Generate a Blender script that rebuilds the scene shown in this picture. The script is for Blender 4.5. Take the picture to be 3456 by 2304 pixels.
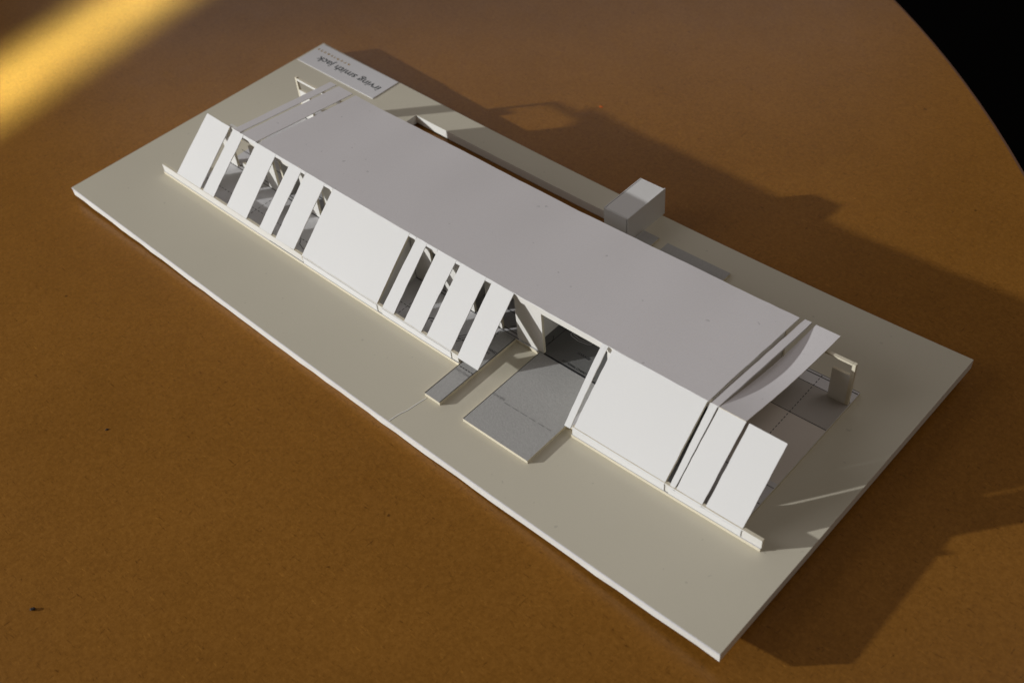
import bpy, bmesh, math, random
from mathutils import Vector, Matrix
import numpy as np

random.seed(7)
for o in list(bpy.data.objects):
    bpy.data.objects.remove(o, do_unlink=True)
sc = bpy.context.scene
COL = sc.collection

# ------------------------------------------------------------------ camera
MM = 0.001
cam_d = bpy.data.cameras.new('camera')
cam = bpy.data.objects.new('camera', cam_d)
COL.objects.link(cam)
RC = ((0.72829439, 0.68138573, -0.07280644),
      (-0.45403141, 0.55938895, 0.693498),
      (0.51326676, -0.47201429, 0.71677036))
CPOS = (0.55464, -0.182757, 0.386779)
mw = Matrix(RC).transposed().to_4x4()
mw.translation = CPOS
cam.matrix_world = mw
cam_d.sensor_width = 22.2
cam_d.lens = 24.5116
cam_d.clip_start = 0.01
cam_d.clip_end = 50
cam_d.dof.use_dof = True
cam_d.dof.aperture_fstop = 8.0
cam_d.dof.focus_distance = 0.53
sc.camera = cam

# ------------------------------------------------------------------ world, lamps, exposure
wd = bpy.data.worlds.new('World')
sc.world = wd
wd.use_nodes = True
bg = wd.node_tree.nodes['Background']
bg.inputs[0].default_value = (1.0, 0.84, 0.62, 1)
bg.inputs[1].default_value = 0.07

def aim(o, target):
    d = Vector(target) - o.location
    o.rotation_euler = d.to_track_quat('-Z', 'Y').to_euler()

def from_dir(target, az, el, dist):
    """position seen from target at compass az (deg, math convention) and elevation el"""
    a, e = math.radians(az), math.radians(el)
    return Vector(target) + dist * Vector((math.cos(e) * math.cos(a), math.cos(e) * math.sin(a), math.sin(e)))

def lamp(name, kind, energy, color, loc, target, **kw):
    l = bpy.data.lights.new(name, kind)
    l.energy = energy
    l.color = color
    for k, v in kw.items():
        setattr(l, k, v)
    o = bpy.data.objects.new(name, l)
    COL.objects.link(o)
    o.location = loc
    aim(o, target)
    return o

# low evening sun coming in at a window: azimuth of travel 46 deg, elevation 13.5 deg
SUN_T = (0.27, 0.11, 0.0)
lamp('sunbeam_lamp', 'SPOT', 1300, (0.985, 0.995, 0.98), from_dir(SUN_T, 226, 13.5, 6.0), SUN_T,
     shadow_soft_size=0.052, spot_size=math.radians(6.8), spot_blend=0.75)
# the bright window that the sun comes through
WIN_T = (0.25, 0.08, 0.0)
lamp('window_lamp', 'AREA', 8.2, (0.97, 0.95, 1.0), from_dir(WIN_T, 222, 33, 2.6), WIN_T,
     shape='RECTANGLE', size=1.5, size_y=1.1)
# added soft fill lamp high on the right, its reflection out of view
lamp('right_fill_lamp', 'AREA', 5.2, (1.0, 0.93, 0.93), from_dir((0.2, 0.2, 0.0), 38, 62, 2.6), (0.2, 0.2, 0.0),
     shape='RECTANGLE', size=1.3, size_y=1.0)
# low strip of pale wall and window whose sheen shows on the varnish towards the far side
lamp('far_sheen_lamp', 'AREA', 3.6, (0.95, 0.93, 1.0), from_dir((0.1, 0.3, 0.0), 137, 29, 2.8), (0.1, 0.3, 0.0),
     shape='RECTANGLE', size=2.6, size_y=0.5)
# stripe of full sun between two window frames on the left of the table
STR_T = (-0.157, 0.09, -0.0054)
lamp('sun_stripe_lamp', 'AREA', 0.66, (0.62, 0.86, 1.0), from_dir(STR_T, 281, 33, 1.6), STR_T,
     shape='RECTANGLE', size=0.046, size_y=0.42, spread=math.radians(3.0))

vs = sc.view_settings
vs.view_transform = 'Standard'
vs.look = 'None'
vs.exposure = 0.08
vs.gamma = 1.0
vs.use_curve_mapping = False

# ------------------------------------------------------------------ materials
def mat(name, color, rough=0.7, spec=0.3, vary=0.03, scale=1500, bump=0.0, bscale=2500, low=0.0, lscale=25, detail=4, fine=None, dust=0.0):
    m = bpy.data.materials.new(name)
    m.use_nodes = True
    nt = m.node_tree
    N, L = nt.nodes, nt.links
    p = N['Principled BSDF']
    p.inputs['Roughness'].default_value = rough
    p.inputs['Specular IOR Level'].default_value = spec
    tc = N.new('ShaderNodeTexCoord')
    def noise(sc_, det=4, rgh=0.6):
        n = N.new('ShaderNodeTexNoise')
        n.inputs['Scale'].default_value = sc_
        n.inputs['Detail'].default_value = det
        n.inputs['Roughness'].default_value = rgh
        L.new(tc.outputs['Object'], n.inputs['Vector'])
        return n
    def math_(op, a, b):
        n = N.new('ShaderNodeMath')
        n.operation = op
        for i, v in enumerate((a, b)):
            if hasattr(v, 'links'):
                L.new(v, n.inputs[i])
            else:
                n.inputs[i].default_value = v
        return n.outputs[0]
    val = math_('MULTIPLY_ADD', noise(scale, detail).outputs['Fac'], 2 * vary)
    val.node.inputs[2].default_value = 1 - vary
    if low:
        lo = math_('MULTIPLY_ADD', noise(lscale, 3).outputs['Fac'], 2 * low)
        lo.node.inputs[2].default_value = 1 - low
        val = math_('MULTIPLY', val, lo)
    if fine:
        fi = math_('MULTIPLY_ADD', noise(fine[0], 2, 0.8).outputs['Fac'], 2 * fine[1])
        fi.node.inputs[2].default_value = 1 - fine[1]
        val = math_('MULTIPLY', val, fi)
    if dust:
        nz = noise(330, 1, 0.3)
        mr = N.new('ShaderNodeMapRange')
        mr.inputs['From Min'].default_value = 0.20
        mr.inputs['From Max'].default_value = 0.225
        mr.inputs['To Min'].default_value = 1 - dust
        mr.inputs['To Max'].default_value = 1.0
        L.new(nz.outputs['Fac'], mr.inputs[0])
        val = math_('MULTIPLY', val, mr.outputs[0])
    mx = N.new('ShaderNodeVectorMath')
    mx.operation = 'SCALE'
    mx.inputs[0].default_value = color
    L.new(val, mx.inputs['Scale'])
    L.new(mx.outputs[0], p.inputs['Base Color'])
    if bump:
        bn = N.new('ShaderNodeBump')
        bn.inputs['Strength'].default_value = bump
        bn.inputs['Distance'].default_value = 0.0002
        L.new(noise(bscale, 3).outputs['Fac'], bn.inputs['Height'])
        L.new(bn.outputs[0], p.inputs['Normal'])
    return m

M_PAPER = mat('white_paper', (0.80, 0.795, 0.79), 0.75, 0.25, 0.03, 2200, 0.15, 2500, 0.02, 18)
M_ROOF = mat('roof_paper', (0.80, 0.772, 0.79), 0.75, 0.2, 0.07, 1500, 0.12, 2500, 0.03, 15, dust=0.22)  # white paper with the lilac of the cool fill light put into its colour
M_CARD = mat('ivory_card', (0.77, 0.75, 0.71), 0.7, 0.25, 0.03, 1800, 0.1, 2500, 0.02, 20)
M_EDGE = mat('raw_card_edge', (0.76, 0.695, 0.55), 0.8, 0.2, 0.16, 1500, 0.5, 2500)
M_BOARD = mat('cream_board', (0.655, 0.61, 0.495), 0.5, 0.3, 0.03, 1300, 0.03, 1200, 0.04, 14, dust=0.15)
M_FOAM = mat('foam_core', (0.86, 0.85, 0.81), 0.5, 0.4, 0.10, 1400, 0.6, 1800)
M_PRINT = mat('grey_print', (0.45, 0.445, 0.435), 0.8, 0.15, 0.14, 900, 0.45, 1000, 0.04, 40, fine=(2500, 0.14))
M_DECK = mat('deck_print', (0.46, 0.43, 0.40), 0.75, 0.2, 0.06, 1700)
M_PALE = mat('pale_deck_print', (0.72, 0.66, 0.60), 0.75, 0.2, 0.05, 1700)
M_PLAN = mat('plan_paper', (0.66, 0.65, 0.66), 0.75, 0.2, 0.06, 1700, 0.1, 2500, 0.04, 40)
M_SHADEP = mat('shaded_plan_print', (0.17, 0.17, 0.165), 0.75, 0.2, 0.10, 1700, 0.1, 2500)  # garage shade put into the colour of its printed floor
M_INK = mat('black_ink', (0.025, 0.025, 0.028), 0.6, 0.2, 0.05, 1500)
M_FAINT = mat('faint_ink', (0.25, 0.25, 0.25), 0.7, 0.2, 0.05, 1500)
M_LETTER = mat('slate_ink', (0.06, 0.07, 0.075), 0.6, 0.2, 0.05, 1500)
M_OCHRE = mat('ochre_ink', (0.42, 0.25, 0.04), 0.6, 0.2, 0.05, 1500)
M_LABEL = mat('label_paper', (0.74, 0.73, 0.75), 0.7, 0.25, 0.02, 1800, 0.05, 2500)
M_FLOOR = mat('dark_carpet', (0.002, 0.002, 0.002), 0.9, 0.05, 0.2, 300, 0.3, 500)
M_TRIM = mat('table_edge_lacquer', (0.36, 0.19, 0.12), 0.35, 0.5, 0.06, 600)
M_STEEL = mat('painted_steel', (0.05, 0.05, 0.05), 0.4, 0.5, 0.03, 300)
M_THREAD = mat('white_thread', (0.85, 0.85, 0.82), 0.6, 0.3, 0.05, 3000)
M_CRUMB = mat('dark_crumb', (0.03, 0.022, 0.02), 0.7, 0.3, 0.3, 3000)
M_ORANGE = mat('orange_fleck', (0.75, 0.16, 0.03), 0.6, 0.3, 0.1, 3000)

def table_material():
    m = bpy.data.materials.new('kraft_brown_board')
    m.use_nodes = True
    nt = m.node_tree
    N, L = nt.nodes, nt.links
    p = N['Principled BSDF']
    tc = N.new('ShaderNodeTexCoord')
    def noise(scale, det=4, rgh=0.6, stretch=None, rot=0.0, dist=0.0):
        n = N.new('ShaderNodeTexNoise')
        n.inputs['Scale'].default_value = scale
        n.inputs['Detail'].default_value = det
        n.inputs['Roughness'].default_value = rgh
        n.inputs['Distortion'].default_value = dist
        if stretch:
            mp = N.new('ShaderNodeMapping')
            mp.inputs['Scale'].default_value = stretch
            mp.inputs['Rotation'].default_value = (0, 0, rot)
            L.new(tc.outputs['Object'], mp.inputs['Vector'])
            L.new(mp.outputs[0], n.inputs['Vector'])
        else:
            L.new(tc.outputs['Object'], n.inputs['Vector'])
        return n.outputs['Fac']
    def ramp(src, pts):
        r = N.new('ShaderNodeValToRGB')
        els = r.color_ramp.elements
        while len(els) < len(pts):
            els.new(0.5)
        for e, (pos, c) in zip(els, pts):
            e.position = pos
            e.color = (*c, 1)
        L.new(src, r.inputs[0])
        return r.outputs[0]
    def mix(fac, a, b, mode='MIX'):
        n = N.new('ShaderNodeMix')
        n.data_type = 'RGBA'
        n.blend_type = mode
        for sock, v in ((n.inputs[0], fac), (n.inputs[6], a), (n.inputs[7], b)):
            if hasattr(v, 'links'):
                L.new(v, sock)
            elif isinstance(v, tuple):
                sock.default_value = (*v, 1)
            else:
                sock.default_value = v
        return n.outputs[2]
    base = ramp(noise(650, 6, 0.75), [(0.18, (0.185, 0.074, 0.0095)), (0.5, (0.285, 0.121, 0.0175)), (0.85, (0.40, 0.182, 0.034))])
    cloud = ramp(noise(16, 3), [(0.3, (0.93, 0.92, 0.90)), (0.7, (1.06, 1.06, 1.08))])
    c = mix(1.0, base, cloud, 'MULTIPLY')
    W1 = (1, 1, 1)
    # short darker fibres in two directions, pale fibres, and a few specks
    for rot, st in ((0.5, (260, 1500, 1)), (1.9, (1400, 240, 1)), (1.2, (240, 1200, 1))):
        f = ramp(noise(1.0, 2, 0.5, st, rot, 0.6), [(0.24, (0.62, 0.58, 0.52)), (0.34, W1)])
        c = mix(1.0, c, f, 'MULTIPLY')
    for rot, st in ((2.5, (260, 1700, 1)), (0.1, (230, 1500, 1))):
        f = ramp(noise(1.0, 2, 0.5, st, rot, 0.6), [(0.68, W1), (0.78, (1.45, 1.5, 1.6))])
        c = mix(1.0, c, f, 'MULTIPLY')
    speck = ramp(noise(170, 1, 0.4), [(0.165, (0.42, 0.38, 0.34)), (0.195, W1)])
    c = mix(1.0, c, speck, 'MULTIPLY')
    L.new(c, p.inputs['Base Color'])
    rr = N.new('ShaderNodeMapRange')
    rr.inputs['To Min'].default_value = 0.26
    rr.inputs['To Max'].default_value = 0.36
    L.new(noise(60, 4), rr.inputs[0])
    L.new(rr.outputs[0], p.inputs['Roughness'])
    p.inputs['Specular IOR Level'].default_value = 0.28
    bn = N.new('ShaderNodeBump')
    bn.inputs['Strength'].default_value = 0.25
    bn.inputs['Distance'].default_value = 0.00015
    L.new(noise(900, 4, 0.7), bn.inputs['Height'])
    L.new(bn.outputs[0], p.inputs['Normal'])
    return m
M_TABLE = table_material()

# ------------------------------------------------------------------ the model's frame
# millimetres; x along the long edge of the board, y across it, z up; the board is warped, its ends lifted
LEN, WID, THK = 450.0, 189.27, 5.4
TABLE_Z = -5.4
K1, K2 = 0.0106787547, 0.00378409961
def warp(x):
    s = 2 * x / LEN - 1
    return LEN * (K1 * s * s + K2 * s ** 3)
OX, OY = 32.1, 41.85
TH = math.atan2(46.11 - 41.85, 435.2 - 32.1)
CA, SA = math.cos(TH), math.sin(TH)
BASE = Vector((LEN / 2 * MM, WID / 2 * MM, TABLE_Z * MM))
def G(x, y, h):                      # board frame -> metres, relative to the model's base
    return Vector((x * MM, y * MM, (h + warp(x)) * MM)) - BASE
def W(a, b, h):                      # building frame (turned 0.6 degrees on the board)
    return G(OX + a * CA - b * SA, OY + a * SA + b * CA, h)

def thing(name, label, cat, loc, group=None):
    o = bpy.data.objects.new(name, None)
    o.empty_display_size = 0.02
    COL.objects.link(o)
    o.location = loc
    o['label'] = label
    o['category'] = cat
    if group:
        o['group'] = group
    return o

def link(name, verts, faces, mats, fmat=None, parent=None, smooth=False, label=None):
    me = bpy.data.meshes.new(name)
    me.from_pydata([tuple(v) for v in verts], [], faces)
    for m in mats:
        me.materials.append(m)
    if fmat:
        me.polygons.foreach_set('material_index', fmat)
    if smooth:
        me.polygons.foreach_set('use_smooth', [True] * len(me.polygons))
    bm = bmesh.new()
    bm.from_mesh(me)
    bmesh.ops.remove_doubles(bm, verts=bm.verts, dist=1e-7)
    bmesh.ops.recalc_face_normals(bm, faces=bm.faces)
    bm.to_mesh(me)
    bm.free()
    me.update()
    o = bpy.data.objects.new(name, me)
    COL.objects.link(o)
    if parent:
        o.parent = parent
    if label:
        o['label'] = label
    return o

def cuts(lo, hi, step=12.0):
    n = max(1, int(math.ceil((hi - lo) / step)))
    return [lo + (hi - lo) * i / n for i in range(n + 1)]

def box_geo(V, F, FM, a0, a1, b0, b1, h0, h1, fm=(0, 0, 1, 1, 1, 0), tf=W, step=12.0, da=0.0):
    """box cut along a; fm: material of front(-b), back, end a0, end a1, top, bottom; da leans the top along a"""
    As = cuts(a0, a1, step)
    o = len(V)
    for a in As:
        V += [tf(a, b0, h0), tf(a, b1, h0), tf(a + da, b1, h1), tf(a + da, b0, h1)]
    n = len(As)
    for i in range(n - 1):
        p, q = o + 4 * i, o + 4 * i + 4
        F += [(p, q, q + 3, p + 3), (p + 1, p + 2, q + 2, q + 1), (p + 3, q + 3, q + 2, p + 2), (p, p + 1, q + 1, q)]
        FM += [fm[0], fm[1], fm[4], fm[5]]
    e = o + 4 * (n - 1)
    F += [(o, o + 3, o + 2, o + 1), (e, e + 1, e + 2, e + 3)]
    FM += [fm[2], fm[3]]

def card(name, parent, *dims, mats=None, fm=(0, 0, 1, 1, 1, 0), label=None, da=0.0):
    V, F, FM = [], [], []
    for d in (dims if isinstance(dims[0], (tuple, list)) else [dims]):
        box_geo(V, F, FM, *d, fm=fm, da=da)
    return link(name, V, F, mats or [M_CARD, M_EDGE], FM, parent, label=label)

def cells(name, parent, As, Bs, keep, h0, h1, mats, tf=W, side=1, label=None, jitter=0.0):
    """plate made of grid cells (As x Bs) where keep(a,b) holds; top = slot 0, sides = slot `side`"""
    V, F, FM, idx = [], [], [], {}
    rnd = random.Random(len(As) * 31 + len(Bs))
    def v(i, j, t):
        k = (i, j, t)
        if k not in idx:
            idx[k] = len(V)
            V.append(tf(As[i], Bs[j], h1 if t else h0))
        return idx[k]
    K = [[keep((As[i] + As[i + 1]) / 2, (Bs[j] + Bs[j + 1]) / 2) for j in range(len(Bs) - 1)] for i in range(len(As) - 1)]
    def has(i, j):
        return 0 <= i < len(As) - 1 and 0 <= j < len(Bs) - 1 and K[i][j]
    for i in range(len(As) - 1):
        for j in range(len(Bs) - 1):
            if not K[i][j]:
                continue
            F.append((v(i, j, 1), v(i + 1, j, 1), v(i + 1, j + 1, 1), v(i, j + 1, 1))); FM.append(0)
            F.append((v(i, j, 0), v(i, j + 1, 0), v(i + 1, j + 1, 0), v(i + 1, j, 0))); FM.append(0)
            for (di, dj, p, q) in ((-1, 0, (i, j + 1), (i, j)), (1, 0, (i + 1, j), (i + 1, j + 1)),
                                   (0, -1, (i, j), (i + 1, j)), (0, 1, (i + 1, j + 1), (i, j + 1))):
                if not has(i + di, j + dj):
                    F.append((v(*p, 0), v(*q, 0), v(*q, 1), v(*p, 1))); FM.append(side)
    return link(name, V, F, mats, FM, parent, label=label)

def merge_cuts(pts, step=12.0):
    pts = sorted(set(pts))
    out = []
    for lo, hi in zip(pts, pts[1:]):
        out += cuts(lo, hi, step)[:-1]
    return out + [pts[-1]]

def sheet(name, parent, f, nu, nv, thick, mats, rough=0.0, seed=0, label=None):
    """thin sheet following f(u,v) in mm (building frame), closed with a thickness; edges slightly ragged"""
    rnd = random.Random(seed + 11)
    P = [[None] * (nv + 1) for _ in range(nu + 1)]
    for i in range(nu + 1):
        for j in range(nv + 1):
            u, w = i / nu, j / nv
            a, b, h = f(u, w)
            if rough:
                if i in (0, nu): a += rnd.uniform(-rough, rough)
                if j in (0, nv): b += rnd.uniform(-rough, rough) * 0.8; h += rnd.uniform(-rough, rough) * 0.3
            P[i][j] = W(a, b, h)
    V, F, FM = [], [], []
    top, bot = {}, {}
    for i in range(nu + 1):
        for j in range(nv + 1):
            du = P[min(i + 1, nu)][j] - P[max(i - 1, 0)][j]
            dv = P[i][min(j + 1, nv)] - P[i][max(j - 1, 0)]
            n = du.cross(dv)
            n.normalize()
            if n.z < 0:
                n = -n
            top[i, j] = len(V); V.append(P[i][j])
            bot[i, j] = len(V); V.append(P[i][j] - n * thick * MM)
    for i in range(nu):
        for j in range(nv):
            F.append((top[i, j], top[i + 1, j], top[i + 1, j + 1], top[i, j + 1])); FM.append(0)
            F.append((bot[i, j], bot[i, j + 1], bot[i + 1, j + 1], bot[i + 1, j])); FM.append(0)
    for j in range(nv):
        for i in (0, nu):
            F.append((top[i, j], top[i, j + 1], bot[i, j + 1], bot[i, j])); FM.append(1)
    for i in range(nu):
        for j in (0, nv):
            F.append((top[i, j], top[i + 1, j], bot[i + 1, j], bot[i, j])); FM.append(1)
    return link(name, V, F, mats, FM, parent, label=label)

# ------------------------------------------------------------------ setting: dark floor
fl = link('floor', [(-6, -6, -0.74), (6, -6, -0.74), (6, 6, -0.74), (-6, 6, -0.74)], [(0, 1, 2, 3)], [M_FLOOR])
fl['kind'] = 'structure'

# ------------------------------------------------------------------ the round table
TC = Vector((-0.2349, -0.2938, 0))
TR, TT = 0.901, 0.028
tb = thing('round_table', 'round varnished brown table carrying the white paper model', 'table', (TC.x, TC.y, -0.74))
zt = TABLE_Z * MM + 0.74
V, F, FM = [], [], []
prof = [(TR - 0.0025, zt, 0), (TR - 0.0008, zt - 0.0006, 1), (TR, zt - 0.0022, 1), (TR, zt - TT + 0.002, 1), (TR - 0.002, zt - TT, 1)]
NS = 256
for k in range(NS):
    t = 2 * math.pi * k / NS
    for r, z, _ in prof:
        V.append((r * math.cos(t), r * math.sin(t), z))
np_ = len(prof)
for k in range(NS):
    k2 = (k + 1) % NS
    for j in range(np_ - 1):
        F.append((k * np_ + j, k2 * np_ + j, k2 * np_ + j + 1, k * np_ + j + 1)); FM.append(1)
F.append([k * np_ for k in range(NS)]); FM.append(0)
F.append([k * np_ + np_ - 1 for k in range(NS)][::-1]); FM.append(1)
link('table_top', V, F, [M_TABLE, M_TRIM], FM, tb)
def lathe(name, prof, parent, m, n=40):
    V, F = [], []
    for k in range(n):
        t = 2 * math.pi * k / n
        V += [(r * math.cos(t), r * math.sin(t), z) for r, z in prof]
    q = len(prof)
    for k in range(n):
        k2 = (k + 1) % n
        F += [(k * q + j, k2 * q + j, k2 * q + j + 1, k * q + j + 1) for j in range(q - 1)]
    F.append([k * q for k in range(n)]); F.append([k * q + q - 1 for k in range(n)])
    return link(name, V, F, [m], None, parent, smooth=False)
lathe('pedestal', [(0.05, 0.03), (0.045, 0.1), (0.045, zt - TT - 0.02), (0.16, zt - TT - 0.001)], tb, M_STEEL)
lathe('foot_plate', [(0.36, 0.001), (0.36, 0.012), (0.33, 0.02), (0.06, 0.032)], tb, M_STEEL)

# ------------------------------------------------------------------ the paper model
mo = thing('architectural_model', 'white paper and card model of a long low house glued on a cream board', 'house model', BASE)

# pool opening cut right through the board, behind the house (board frame)
def loc_xy(a, b):
    return OX + a * CA - b * SA, OY + a * SA + b * CA
# the board as a fine grid so it can follow the warp; the opening follows the house's axis
def board():
    pa0, pa1, pb0, pb1 = 74.8, 232.0, 113.0, 129.3
    x0, y0 = loc_xy(pa0, pb0); x1, y1 = loc_xy(pa1, pb1)
    Xs = merge_cuts([0, x0, x1, LEN], 10)
    ys = [0, (loc_xy(pa0, pb0)[1] + loc_xy(pa1, pb0)[1]) / 2, (loc_xy(pa0, pb1)[1] + loc_xy(pa1, pb1)[1]) / 2, WID]
    Ys = merge_cuts(ys, 20)
    ym0, ym1 = ys[1], ys[2]
    xm = (x0 + x1) / 2
    wob = random.Random(3)
    nz = [wob.uniform(-0.12, 0.12) for _ in range(400)]
    def tf(x, y, h):
        # turn the pool's long sides with the house
        w = max(0.0, 1 - abs(y - (ym0 + ym1) / 2) / 30.0) if y not in (0, WID) else 0
        dy = (x - xm) * math.tan(TH) * (1.0 if abs(y - ym0) < 0.01 or abs(y - ym1) < 0.01 else w)
        # corner nicks
        dx = 0
        if h < -0.1:
            dy += nz[int(x * 0.8) % 400] * 2.0 if y in (0, WID) else 0
        return G(x + dx, y + dy, h)
    return cells('base_board', mo, Xs, Ys, lambda x, y: not (x0 < x < x1 and ym0 < y < ym1), -THK, 0.0,
                 [M_BOARD, M_FOAM], tf=tf)
bb = board()
# paper facing proud of the foam along the top of the front edge
V, F, FM = [], [], []
box_geo(V, F, FM, 0.0, LEN, -0.28, -0.02, -1.0, -0.05, fm=(0,) * 6, tf=G)
link('board_facing', V, F, [M_LABEL], FM, mo)

# name label on the far corner
def lab(x, y, h):
    return G(x, y, h)
V, F, FM = [], [], []
lx0, lx1 = 0.3, 73.3
def labtf(a, b, h):
    return W(a, b, h)
box_geo(V, F, FM, -29.0, 41.6, 124.6, 146.4, 0.03, 0.42, fm=(0, 0, 0, 0, 0, 0))
nl = link('name_label', V, F, [M_LABEL], FM, mo, label='pale grey paper label with printed lettering')

def text_mesh(name, s, parent, m, start, width, height, flip=False, frame=W, h=0.5, spacing=1.0, bold=0.0, shear=0.0, thick=0.0):
    """printed lettering laid flat: start=(a,b) of baseline start, width along the line, cap/ascender height, flip = read from behind"""
    cu = bpy.data.curves.new(name, 'FONT')
    cu.body = s
    cu.size = 1.0
    cu.space_character = spacing
    cu.offset = bold
    cu.shear = shear
    cu.resolution_u = 3
    to = bpy.data.objects.new(name + '_tmp', cu)
    COL.objects.link(to)
    dg = bpy.context.evaluated_depsgraph_get()
    me = bpy.data.meshes.new_from_object(to.evaluated_get(dg))
    bpy.data.objects.remove(to, do_unlink=True)
    xs = [v.co.x for v in me.vertices]; ys = [v.co.y for v in me.vertices]
    x0, x1 = min(xs), max(xs)
    ytop = max(ys)
    sg = -1 if flip else 1
    for v in me.vertices:
        u = (v.co.x - x0) / (x1 - x0) * width
        w = v.co.y / ytop * height
        v.co = frame(start[0] + sg * u, start[1] + sg * w, h)
    me.materials.clear()
    me.materials.append(m)
    me.name = name
    o = bpy.data.objects.new(name, me)
    COL.objects.link(o)
    o.parent = parent
    return o
text_mesh('name_lettering', 'irving smith jack', nl, M_LETTER, (37.6, 136.0), 57.6, 5.0, flip=True, h=0.46, bold=0.012, shear=0.12)
text_mesh('small_lettering', 'architects', nl, M_OCHRE, (3.0, 141.2), 30.6, 1.9, flip=True, h=0.46, spacing=1.75, bold=0.035)

# ---- floor plates (card with the printed plan)
FH = 1.8
As = merge_cuts([0, 22.5, 237.4, 238.0, 247.7, 249.0, 262.5, 301.4, 306.6, 391.3, 403.4], 12)
Bs = merge_cuts([0, 0.25, 1.9, 3.0, 28.6, 95.2], 16)
def keep(a, b):
    if b < 1.9: return a < 237.4 or a > 306.6
    if a > 391.3 or a < 22.5: return False
    if b < 3.0: return a < 248.0 or a > 306.6
    if b < 28.6: return a < 247.7 or a > 262.5
    return True
slab = cells('floor_slab', mo, As, Bs, keep, 0.02, FH, [M_PLAN, M_EDGE])
dw = cells('driveway', mo, merge_cuts([262.5, 301.4], 10), merge_cuts([-23.1, 3.0, 29.2], 10), lambda a, b: True, 0.06, FH + 0.05, [M_PRINT, M_EDGE],
           label='grey printed driveway plate in front of the garage')
# overlap-free: the driveway's rear part lies a hair above the slab
wk = cells('entry_path', mo, merge_cuts([238.0, 247.6], 10), merge_cuts([-23.0, 1.9], 8), lambda a, b: True, 0.04, FH, [M_PRINT, M_EDGE],
           label='narrow grey entry path plate')
cells('entry_floor', slab, merge_cuts([238.0, 247.6], 10), merge_cuts([1.9, 28.6], 8), lambda a, b: True, FH + 0.01, FH + 0.05, [M_PRINT, M_PRINT])
cells('garage_floor', slab, merge_cuts([250.0, 304.0], 12), merge_cuts([29.3, 85.0], 14), lambda a, b: True, FH + 0.01, FH + 0.05, [M_SHADEP, M_SHADEP])
cells('terrace_floor', slab, merge_cuts([345.0, 391.1], 12), merge_cuts([67.6, 87.0], 10), lambda a, b: True, FH + 0.01, FH + 0.045, [M_DECK, M_DECK])
cells('deck_floor', slab, merge_cuts([345.0, 391.1], 12), merge_cuts([31.0, 67.5], 12), lambda a, b: True, FH + 0.01, FH + 0.045, [M_PALE, M_PALE])
cells('step_floor', slab, merge_cuts([345.0, 391.1], 12), merge_cuts([87.1, 95.0], 10), lambda a, b: True, FH + 0.01, FH + 0.045, [M_LABEL, M_LABEL])
cells('paving_slab', mo, merge_cuts([246.9, 257.1], 12), merge_cuts([97.0, 127.9], 16), lambda a, b: True, 0.03, 1.75, [M_PRINT, M_EDGE])
cells('paving_slab', mo, merge_cuts([262.9, 301.3], 12), merge_cuts([97.0, 127.2], 16), lambda a, b: True, 0.03, 1.75, [M_PRINT, M_EDGE])

# ---- printed lines of the plan
def stroke(V, F, p, q, w, h):
    (a0, b0), (a1, b1) = p, q
    d = math.hypot(a1 - a0, b1 - b0)
    nx, ny = -(b1 - b0) / d * w / 2, (a1 - a0) / d * w / 2
    n = max(1, int(d / 12))
    for i in range(n):
        t0, t1 = i / n, (i + 1) / n
        o = len(V)
        for t, s in ((t0, 1), (t0, -1), (t1, -1), (t1, 1)):
            V.append(W(a0 + (a1 - a0) * t + s * nx, b0 + (b1 - b0) * t + s * ny, h))
        F.append((o, o + 1, o + 2, o + 3))
def dashes(V, F, p, q, w, h, on, off):
    d = math.hypot(q[0] - p[0], q[1] - p[1])
    t = 0
    while t < d:
        t2 = min(t + on, d)
        f = lambda s: (p[0] + (q[0] - p[0]) * s / d, p[1] + (q[1] - p[1]) * s / d)
        stroke(V, F, f(t), f(t2), w, h)
        t = t2 + off
def poly(V, F, pts, w, h):
    for p, q in zip(pts, pts[1:]):
        stroke(V, F, p, q, w, h)
H1, H2 = FH + 0.09, FH + 0.12
V, F = [], []
# facade line (double) and the threshold of each door
for b, w in ((29.2, 0.45), (31.2, 0.45)):
    stroke(V, F, (20, b), (249, b), w, H1)
stroke(V, F, (20, 41.0), (249, 41.0), 0.35, H1)
stroke(V, F, (20, 84.6), (360, 84.6), 0.4, H1)
# roof edges overhead, dashed
for b in (12.0,):
    dashes(V, F, (20, b), (236, b), 0.35, H1, 1.6, 1.1)
for a in (52.0, 70.0, 120.0, 190.0, 196.5):
    dashes(V, F, (a, 3.2), (a, 28.0), 0.3, H1, 1.5, 1.0)
dashes(V, F, (239.0, 2.6), (247.3, 2.6), 0.35, H1, 1.2, 0.8)
dashes(V, F, (238.6, 3.0), (238.6, 28.0), 0.3, H1, 1.2, 0.8)
dashes(V, F, (239.0, -0.9), (247.4, -0.8), 0.42, H1, 1.1, 0.65)
stroke(V, F, (237.9, -23), (237.9, 28), 0.3, H1)
stroke(V, F, (247.45, -23), (247.45, 28.4), 0.42, H1)
stroke(V, F, (262.65, -22.9), (262.65, 28.6), 0.32, H1)
# garage: door line, mats and the outline of a parked car
stroke(V, F, (264.7, 29.45), (303, 29.5), 0.95, H2)
stroke(V, F, (262.3, 30.5), (262.6, 60), 0.25, H2)
def arc(cx, cy, r, t0, t1, n=8, sx=1.0):
    return [(cx + sx * r * math.cos(math.radians(t0 + (t1 - t0) * i / n)), cy + r * math.sin(math.radians(t0 + (t1 - t0) * i / n))) for i in range(n + 1)]
poly(V, F, arc(258.5, 37.6, 3.8, -60, 60), 0.25, H2)
# dark foot line of the kerb
stroke(V, F, (96, 0.36), (237, 0.36), 0.22, FH + 0.03)
stroke(V, F, (313, 0.36), (391, 0.36), 0.16, FH + 0.03)
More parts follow.
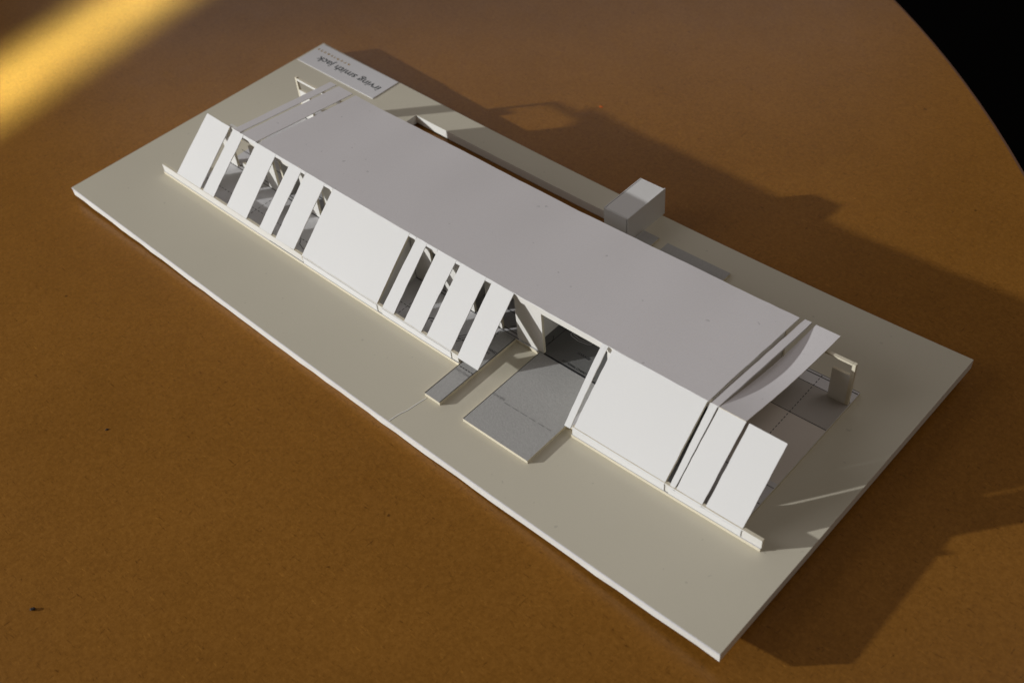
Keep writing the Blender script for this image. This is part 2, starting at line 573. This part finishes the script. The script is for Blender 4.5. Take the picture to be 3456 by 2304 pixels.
# terrace lines at the open right-hand end
stroke(V, F, (340, 67.6), (391, 67.7), 0.3, H2)
stroke(V, F, (340, 86.9), (391, 87.3), 0.3, H1)
stroke(V, F, (340, 93.0), (391, 93.6), 0.5, H1)
stroke(V, F, (340, 94.5), (391, 95.0), 0.25, H1)
dashes(V, F, (372.8, 94.4), (373.6, 34), 0.32, H2, 1.25, 0.9)
stroke(V, F, (378, 18), (391, 18.3), 0.3, H1)
stroke(V, F, (340, 28), (391, 28.3), 0.3, H1)
# furniture in the open rooms
poly(V, F, arc(208, 8.5, 5.5, 20, 170, 10), 0.55, H1)
poly(V, F, [(222, 9), (230.5, 20.5), (233.0, 18.8), (224.5, 7.4), (222, 9)], 0.35, H1)
poly(V, F, [(223.5, 8.0), (231.5, 19.6)], 0.3, H1)
poly(V, F, arc(223.0, 8.0, 1.4, 120, 320, 6), 0.45, H1)
stroke(V, F, (228, 21.5), (234, 22.8), 0.5, H1)
stroke(V, F, (206, 17.5), (217, 17.6), 0.3, H1)
stroke(V, F, (206, 18.6), (217, 18.7), 0.3, H1)
poly(V, F, [(108, 12), (111, 8.5), (116, 7)], 0.3, H1)
poly(V, F, [(240, 33), (246, 40), (250, 41)], 0.3, H1)
link('printed_line', V, F, [M_INK], None, slab, label='black printed floor plan lines')
V, F = [], []
car = [(266.3, 46.9), (267.2, 46.2), (272, 45.5), (277.2, 46.5), (278.4, 47.4), (278.6, 50.2), (277.8, 60), (267.2, 60), (266.2, 50.0), (266.3, 46.9)]
poly(V, F, car, 0.28, H2)
poly(V, F, [(267.4, 47.6), (272, 46.6), (277.4, 47.9), (277.6, 50.0), (272, 49.2), (267.2, 49.9), (267.4, 47.6)], 0.22, H2)
link('printed_car_outline', V, F, [M_LABEL], None, slab)
V, F = [], []
dashes(V, F, (270.7, -4.6), (298.3, -4.1), 0.22, H1 + 0.03, 3.6, 1.4)
link('printed_joint_line', V, F, [M_FAINT], None, dw)
text_mesh('printed_word', 'GARAGE', slab, M_INK, (276.9, 39.0), 7.4, 1.25, h=H2, bold=0.01)
text_mesh('printed_word', "SECTIONAL O'HEAD DOOR", slab, M_INK, (274.4, 30.9), 19.0, 1.2, h=H2, bold=0.01)
text_mesh('printed_word', 'COVERED', slab, M_INK, (239.4, 14.9), 7.6, 1.35, h=H2, bold=0.012)
text_mesh('printed_word', 'ENTRY', slab, M_INK, (239.4, 12.7), 5.3, 1.35, h=H2, bold=0.012)
text_mesh('printed_word', 'CONCRETE', dw, M_FAINT, (262.9, -4.1), 7.0, 1.1, h=H2 + 0.03)
text_mesh('printed_word', 'PVD STONE', wk, M_FAINT, (238.6, -3.7), 8.6, 1.1, h=H2)

# ---- kerb strips along the front
KT = 6.6
for a0, a1 in ((0.0, 123.4), (124.3, 236.9), (306.8, 403.6)):
    card('kerb_strip', mo, a0, a1, 0.5, 2.0, FH + 0.02, KT + (0.2 if a0 > 300 else 0))

# ---- long facade wall under the ridge, with its openings, and the beam over them
RB, RH = 28.2, 33.1
for a0, a1, ht in ((23.0, 31.4, 28.4), (60.4, 69.3, 28.4), (92.5, 103.9, 28.4), (112.0, 166.0, 28.4), (178.5, 192.3, 28.4),
                   (200.3, 219.6, 28.4), (229.0, 238.0, 28.4), (248.1, 264.6, 28.9), (303.2, 352.0, 28.9)):
    card('facade_wall', mo, a0, a1, 29.45, 30.95, FH + 0.03, ht)
card('facade_beam', mo, 36.0, 248.0, 28.6, 30.95, 28.45, 32.75, fm=(0, 0, 1, 1, 0, 0))
card('facade_beam', mo, 248.05, 357.0, 28.6, 30.95, 29.0, 32.75, fm=(0, 0, 1, 1, 0, 0))
card('low_wall', mo, 33.5, 50.0, 38.0, 39.5, FH + 0.03, 12.5)
card('low_wall', mo, 34.0, 41.0, 31.5, 33.0, FH + 0.03, 4.6)
# cross walls (across the house)
def cross(a, b0, b1, h1a, h1b, t=1.5):
    V, F, FM = [], [], []
    for da in (0, t):
        V += [W(a + da, b0, FH + 0.05), W(a + da, b1, FH + 0.05), W(a + da, b1, h1b), W(a + da, b0, h1a)]
    F += [(0, 1, 2, 3), (4, 7, 6, 5), (0, 3, 7, 4), (1, 5, 6, 2), (3, 2, 6, 7), (0, 4, 5, 1)]
    FM += [0, 0, 1, 1, 1, 0]
    link('cross_wall', V, F, [M_CARD, M_EDGE], FM, mo)
cross(73.0, 31.2, 84.8, 31.5, 28.6)
cross(108.0, 31.2, 84.8, 31.5, 28.6)
cross(150.0, 31.2, 84.8, 31.5, 28.6)
cross(178.6, 31.2, 84.8, 31.5, 28.6)
cross(213.0, 31.2, 84.8, 31.5, 28.6)
cross(256.3, 31.2, 84.8, 31.5, 28.6)
cross(303.4, 31.2, 84.8, 31.5, 28.6)
cross(355.3, 31.2, 84.8, 31.5, 28.6)
# side of the closed bay under the sloping wall
def gable(a, t=1.5):
    V, F, FM = [], [], []
    for da in (0, t):
        V += [W(a + da, 2.2, FH + 0.05), W(a + da, 29.2, FH + 0.05), W(a + da, 29.2, 31.8), W(a + da, 2.2, 6.4)]
    F += [(0, 1, 2, 3), (4, 7, 6, 5), (0, 3, 7, 4), (1, 5, 6, 2), (3, 2, 6, 7), (0, 4, 5, 1)]
    FM += [0, 0, 1, 1, 1, 0]
    link('gable_wall', V, F, [M_CARD, M_EDGE], FM, mo)
gable(126.0); gable(177.0); gable(309.0); gable(359.6)  # last one placed out of sight to block sun through the panel gap

# ---- rear facade
card('rear_wall', mo, 60.3, 357.0, 85.2, 86.7, FH + 0.04, 28.6)
card('rear_beam', mo, 25.7, 60.2, 85.2, 86.7, 27.4, 28.9)
card('rear_beam', mo, 373.0, 389.2, 85.2, 86.7, 26.35, 27.3, fm=(1, 1, 1, 1, 1, 1))
card('rear_post', mo, 24.2, 25.6, 85.2, 86.7, FH + 0.03, 29.3, fm=(1, 1, 1, 1, 1, 1))
card('rear_post', mo, 389.3, 390.8, 85.2, 86.8, FH + 0.03, 27.3, fm=(1, 1, 1, 1, 1, 1))
card('rear_panel', mo, 25.65, 34.0, 85.25, 86.65, FH + 0.03, 21.3)
card('rear_panel', mo, 380.8, 389.25, 85.25, 86.65, FH + 0.03, 20.0)
# short post under the last wall panel
card('end_post', mo, 388.6, 390.1, 14.0, 15.5, FH + 0.04, 17.5)

# ---- sloping wall panels: (bottom a0,a1, top a0,a1, bottom b/h, thickness)
def wall_panel(a0, a1, t0, t1, bb=0.3, bh=6.35, tb=RB, thh=RH, thick=0.5, bulge=0.0, seed=0, label=None):
    nu = max(2, int((a1 - a0) / 6))
    def f(u, v):
        x = a0 + (a1 - a0) * u
        y = t0 + (t1 - t0) * u
        k = math.sin(math.pi * v) * bulge
        return (x + (y - x) * v, bb + (tb - bb) * v - 0.69 * k, bh + (thh - bh) * v + 0.72 * k)
    return sheet('wall_panel', mo, f, nu, 10, thick, [M_PAPER, M_EDGE if thick > 1 else M_PAPER], 0.10, seed, label)
PAN = [  # bottom left/right, top left/right, bottom b, bottom h
    (14.1, 35.9, 17.6, 38.1, 0.75, 6.6), (38.5, 47.9, 41.2, 50.2, 0.5, 6.4), (60.0, 77.0, 61.5, 78.0, 0.45, 6.4),
    (88.4, 98.2, 89.9, 99.3, 0.45, 6.4), (102.0, 117.0, 102.8, 117.7, 0.45, 6.4), (123.7, 180.9, 124.4, 180.8, 0.4, 6.4),
    (184.9, 192.8, 186.0, 193.0, 0.42, 6.4), (200.4, 212.1, 200.5, 212.8, 0.42, 6.4), (216.0, 232.2, 216.1, 232.1, 0.35, 6.3),
    (236.8, 250.3, 236.3, 249.7, -0.1, 5.8), (303.0, 306.2, 301.6, 304.8, -0.3, 5.7), (307.6, 356.5, 307.3, 356.5, 0.05, 6.0),
    (359.0, 361.5, 358.0, 361.5, 0.15, 6.1), (362.1, 375.0, 362.2, 375.0, 0.0, 5.9), (376.7, 394.3, 376.6, 394.1, 0.0, 5.8)]
for i, (a0, a1, t0, t1, pb, ph) in enumerate(PAN):
    big = (a1 - a0) > 40
    wall_panel(a0, a1, t0, t1, pb, ph, thick=1.5 if big else 0.5, seed=i, bulge=(0.5 if i == 10 else 0.12),
               label='wide blank sloping wall sheet' if big else None)
# paper flaps folded down over the kerb
for a0, a1 in ((124.4, 181.0), (184.6, 232.4), (307.4, 356.6), (358.8, 394.0)):
    card('kerb_flap', mo, a0, a1, 0.12, 0.42, FH + 0.25, 6.05, mats=[M_PAPER, M_PAPER])
# strip of the folded sheet joining the tops of the wall panels
def fold(a0, a1, seed):
    def f(u, v):
        a = a0 + (a1 - a0) * u
        return (a, RB - 1.0 + 1.0 * v, RH - 1.0 + 1.0 * v + 0.03)
    sheet('ridge_fold', mo, f, max(2, int((a1 - a0) / 5)), 1, 0.35, [M_PAPER, M_PAPER], 0.14, seed)
for i, (a0, a1) in enumerate(((50.4, 61.4), (78.2, 89.7), (99.5, 102.6), (117.9, 124.2), (181.0, 185.8), (193.2, 200.3), (213.0, 215.9),
                              (232.3, 236.1))):
    fold(a0, a1, 60 + i)

# ---- roof sheets
def roof(f0, f1, b0, b1, seed, hb=28.95, bend=95.0, wav=0.25, label=None, thick=0.45):
    def f(u, v):
        x = f0 + (f1 - f0) * u
        y = b0 + (b1 - b0) * u
        a = x + (y - x) * v
        k = wav * math.sin(a * 0.045 + 1.0) * v + 0.10 * math.sin(a * 0.13) * v
        return (a, RB + 0.05 + (bend - RB) * v, RH + 0.12 + (hb - RH) * v + k)
    return sheet('roof_sheet', mo, f, max(2, int((f1 - f0) / 5)), 14, thick, [M_ROOF, M_PAPER], 0.12, seed, label)
roof(41.4, 46.6, 44.6, 49.7, 31)
roof(48.3, 60.7, 51.7, 63.8, 32)
roof(63.0, 356.7, 66.5, 357.4, 33, label='long plain roof sheet over the whole house')
roof(358.4, 361.9, 359.9, 363.4, 34, hb=29.3, bend=95.2, thick=1.1)
# last roof sheet sags towards the back
def sag(u, v):
    b = 28.15 + (95.6 - 28.15) * v
    flat = 33.2 + (28.6 - 33.2) * v
    dip = (2.5 - 0.7 * u) * math.sin(math.pi * v)
    return (362.3 + 3.1 * v + (12.7 - 0.9 * v) * u, b, flat - dip + 0.1)
sheet('roof_sheet', mo, sag, 6, 26, 0.45, [M_ROOF, M_EDGE], 0.05, 35, 'sagging last roof sheet at the open end')

# ---- chimney box behind the house: four sides and a lid let in between them
cb = link('chimney_box', *[[W(231.2, 116.4, 0.2), W(245.1, 116.4, 0.2), W(245.1, 145.7, 0.2), W(231.2, 145.7, 0.2)], [(0, 1, 2, 3)], [M_CARD]], parent=mo)
def slabv(name, parent, a0, a1, b0, b1, h0, h1, m=M_PAPER):
    V, F, FM = [], [], []
    box_geo(V, F, FM, a0, a1, b0, b1, h0, h1, fm=(0,) * 6)
    return link(name, V, F, [m], FM, parent)
slabv('side', cb, 230.95, 245.15, 115.7, 116.15, 0.03, 16.5)
slabv('side', cb, 230.9, 245.4, 145.85, 146.3, 0.03, 16.55)
slabv('side', cb, 230.3, 230.75, 116.0, 146.3, 0.03, 16.62)
slabv('side', cb, 245.55, 246.0, 115.75, 146.9, 0.03, 16.75)
slabv('lid', cb, 231.05, 245.25, 116.45, 145.6, 16.0, 16.5, M_PAPER)
slabv('dark_filler', cb, 230.8, 245.5, 116.2, 145.8, 0.25, 15.3, M_INK)  # black block added inside so the open seams look dark

# ------------------------------------------------------------------ small things lying about
def tube(name, pts, r, m, label, cat):
    cu = bpy.data.curves.new(name, 'CURVE')
    cu.dimensions = '3D'
    sp = cu.splines.new('NURBS')
    sp.points.add(len(pts) - 1)
    sp.use_endpoint_u = True
    sp.order_u = 3
    base = Vector(pts[0])
    for p, q in zip(sp.points, pts):
        p.co = (*(Vector(q) - base), 1)
    cu.bevel_depth = r
    cu.bevel_resolution = 1
    to = bpy.data.objects.new('t', cu)
    COL.objects.link(to)
    me = bpy.data.meshes.new_from_object(to.evaluated_get(bpy.context.evaluated_depsgraph_get()))
    bpy.data.objects.remove(to, do_unlink=True)
    me.materials.clear(); me.materials.append(m)
    me.name = name
    o = bpy.data.objects.new(name, me)
    COL.objects.link(o)
    o.location = base
    for v in me.vertices:
        v.co.z *= 0.25 if abs(v.co.z) < 0.0003 else 1.0
    o['label'] = label
    o['category'] = cat
    return o
TP = [(271.9, 20.5), (271.5, 18.2), (271.1, 15.6), (270.8, 12.4), (270.4, 9.4), (269.3, 6.6), (268.9, 3.4), (268.6, 0.3)]
tube('thread', [tuple(G(x, y, 0.075) + BASE) for x, y in TP], 0.00022, M_THREAD, 'fine white thread lying on the board below the entry path', 'thread')

def crumb(name, x, y, size, m, label, cat, flat=0.6, seed=1, rz=0.0):
    bm = bmesh.new()
    bmesh.ops.create_icosphere(bm, subdivisions=2, radius=size)
    rnd = random.Random(seed)
    for v in bm.verts:
        v.co *= rnd.uniform(0.75, 1.2)
        v.co.x *= 1.5
        v.co.z *= flat
    zmin = min(v.co.z for v in bm.verts)
    for v in bm.verts:
        v.co.z -= zmin
    me = bpy.data.meshes.new(name)
    bm.to_mesh(me); bm.free()
    me.materials.append(m)
    o = bpy.data.objects.new(name, me)
    COL.objects.link(o)
    o.location = (x * MM, y * MM, TABLE_Z * MM)
    o.rotation_euler = (0, 0, rz)
    o['label'] = label
    o['category'] = cat
crumb('crumb', 225.2, -159.3, 0.0008, M_CRUMB, 'dark crumb on the table near the lower left corner', 'crumb', seed=2, rz=0.9)
crumb('crumb', 165.6, -85.7, 0.0005, M_CRUMB, 'small dark crumb on the table left of the board', 'crumb', seed=3, rz=1.2, flat=0.4)
crumb('fleck', 181.9, 252.0, 0.0009, M_ORANGE, 'tiny orange fleck on the table behind the house', 'fleck', flat=0.15, seed=4)
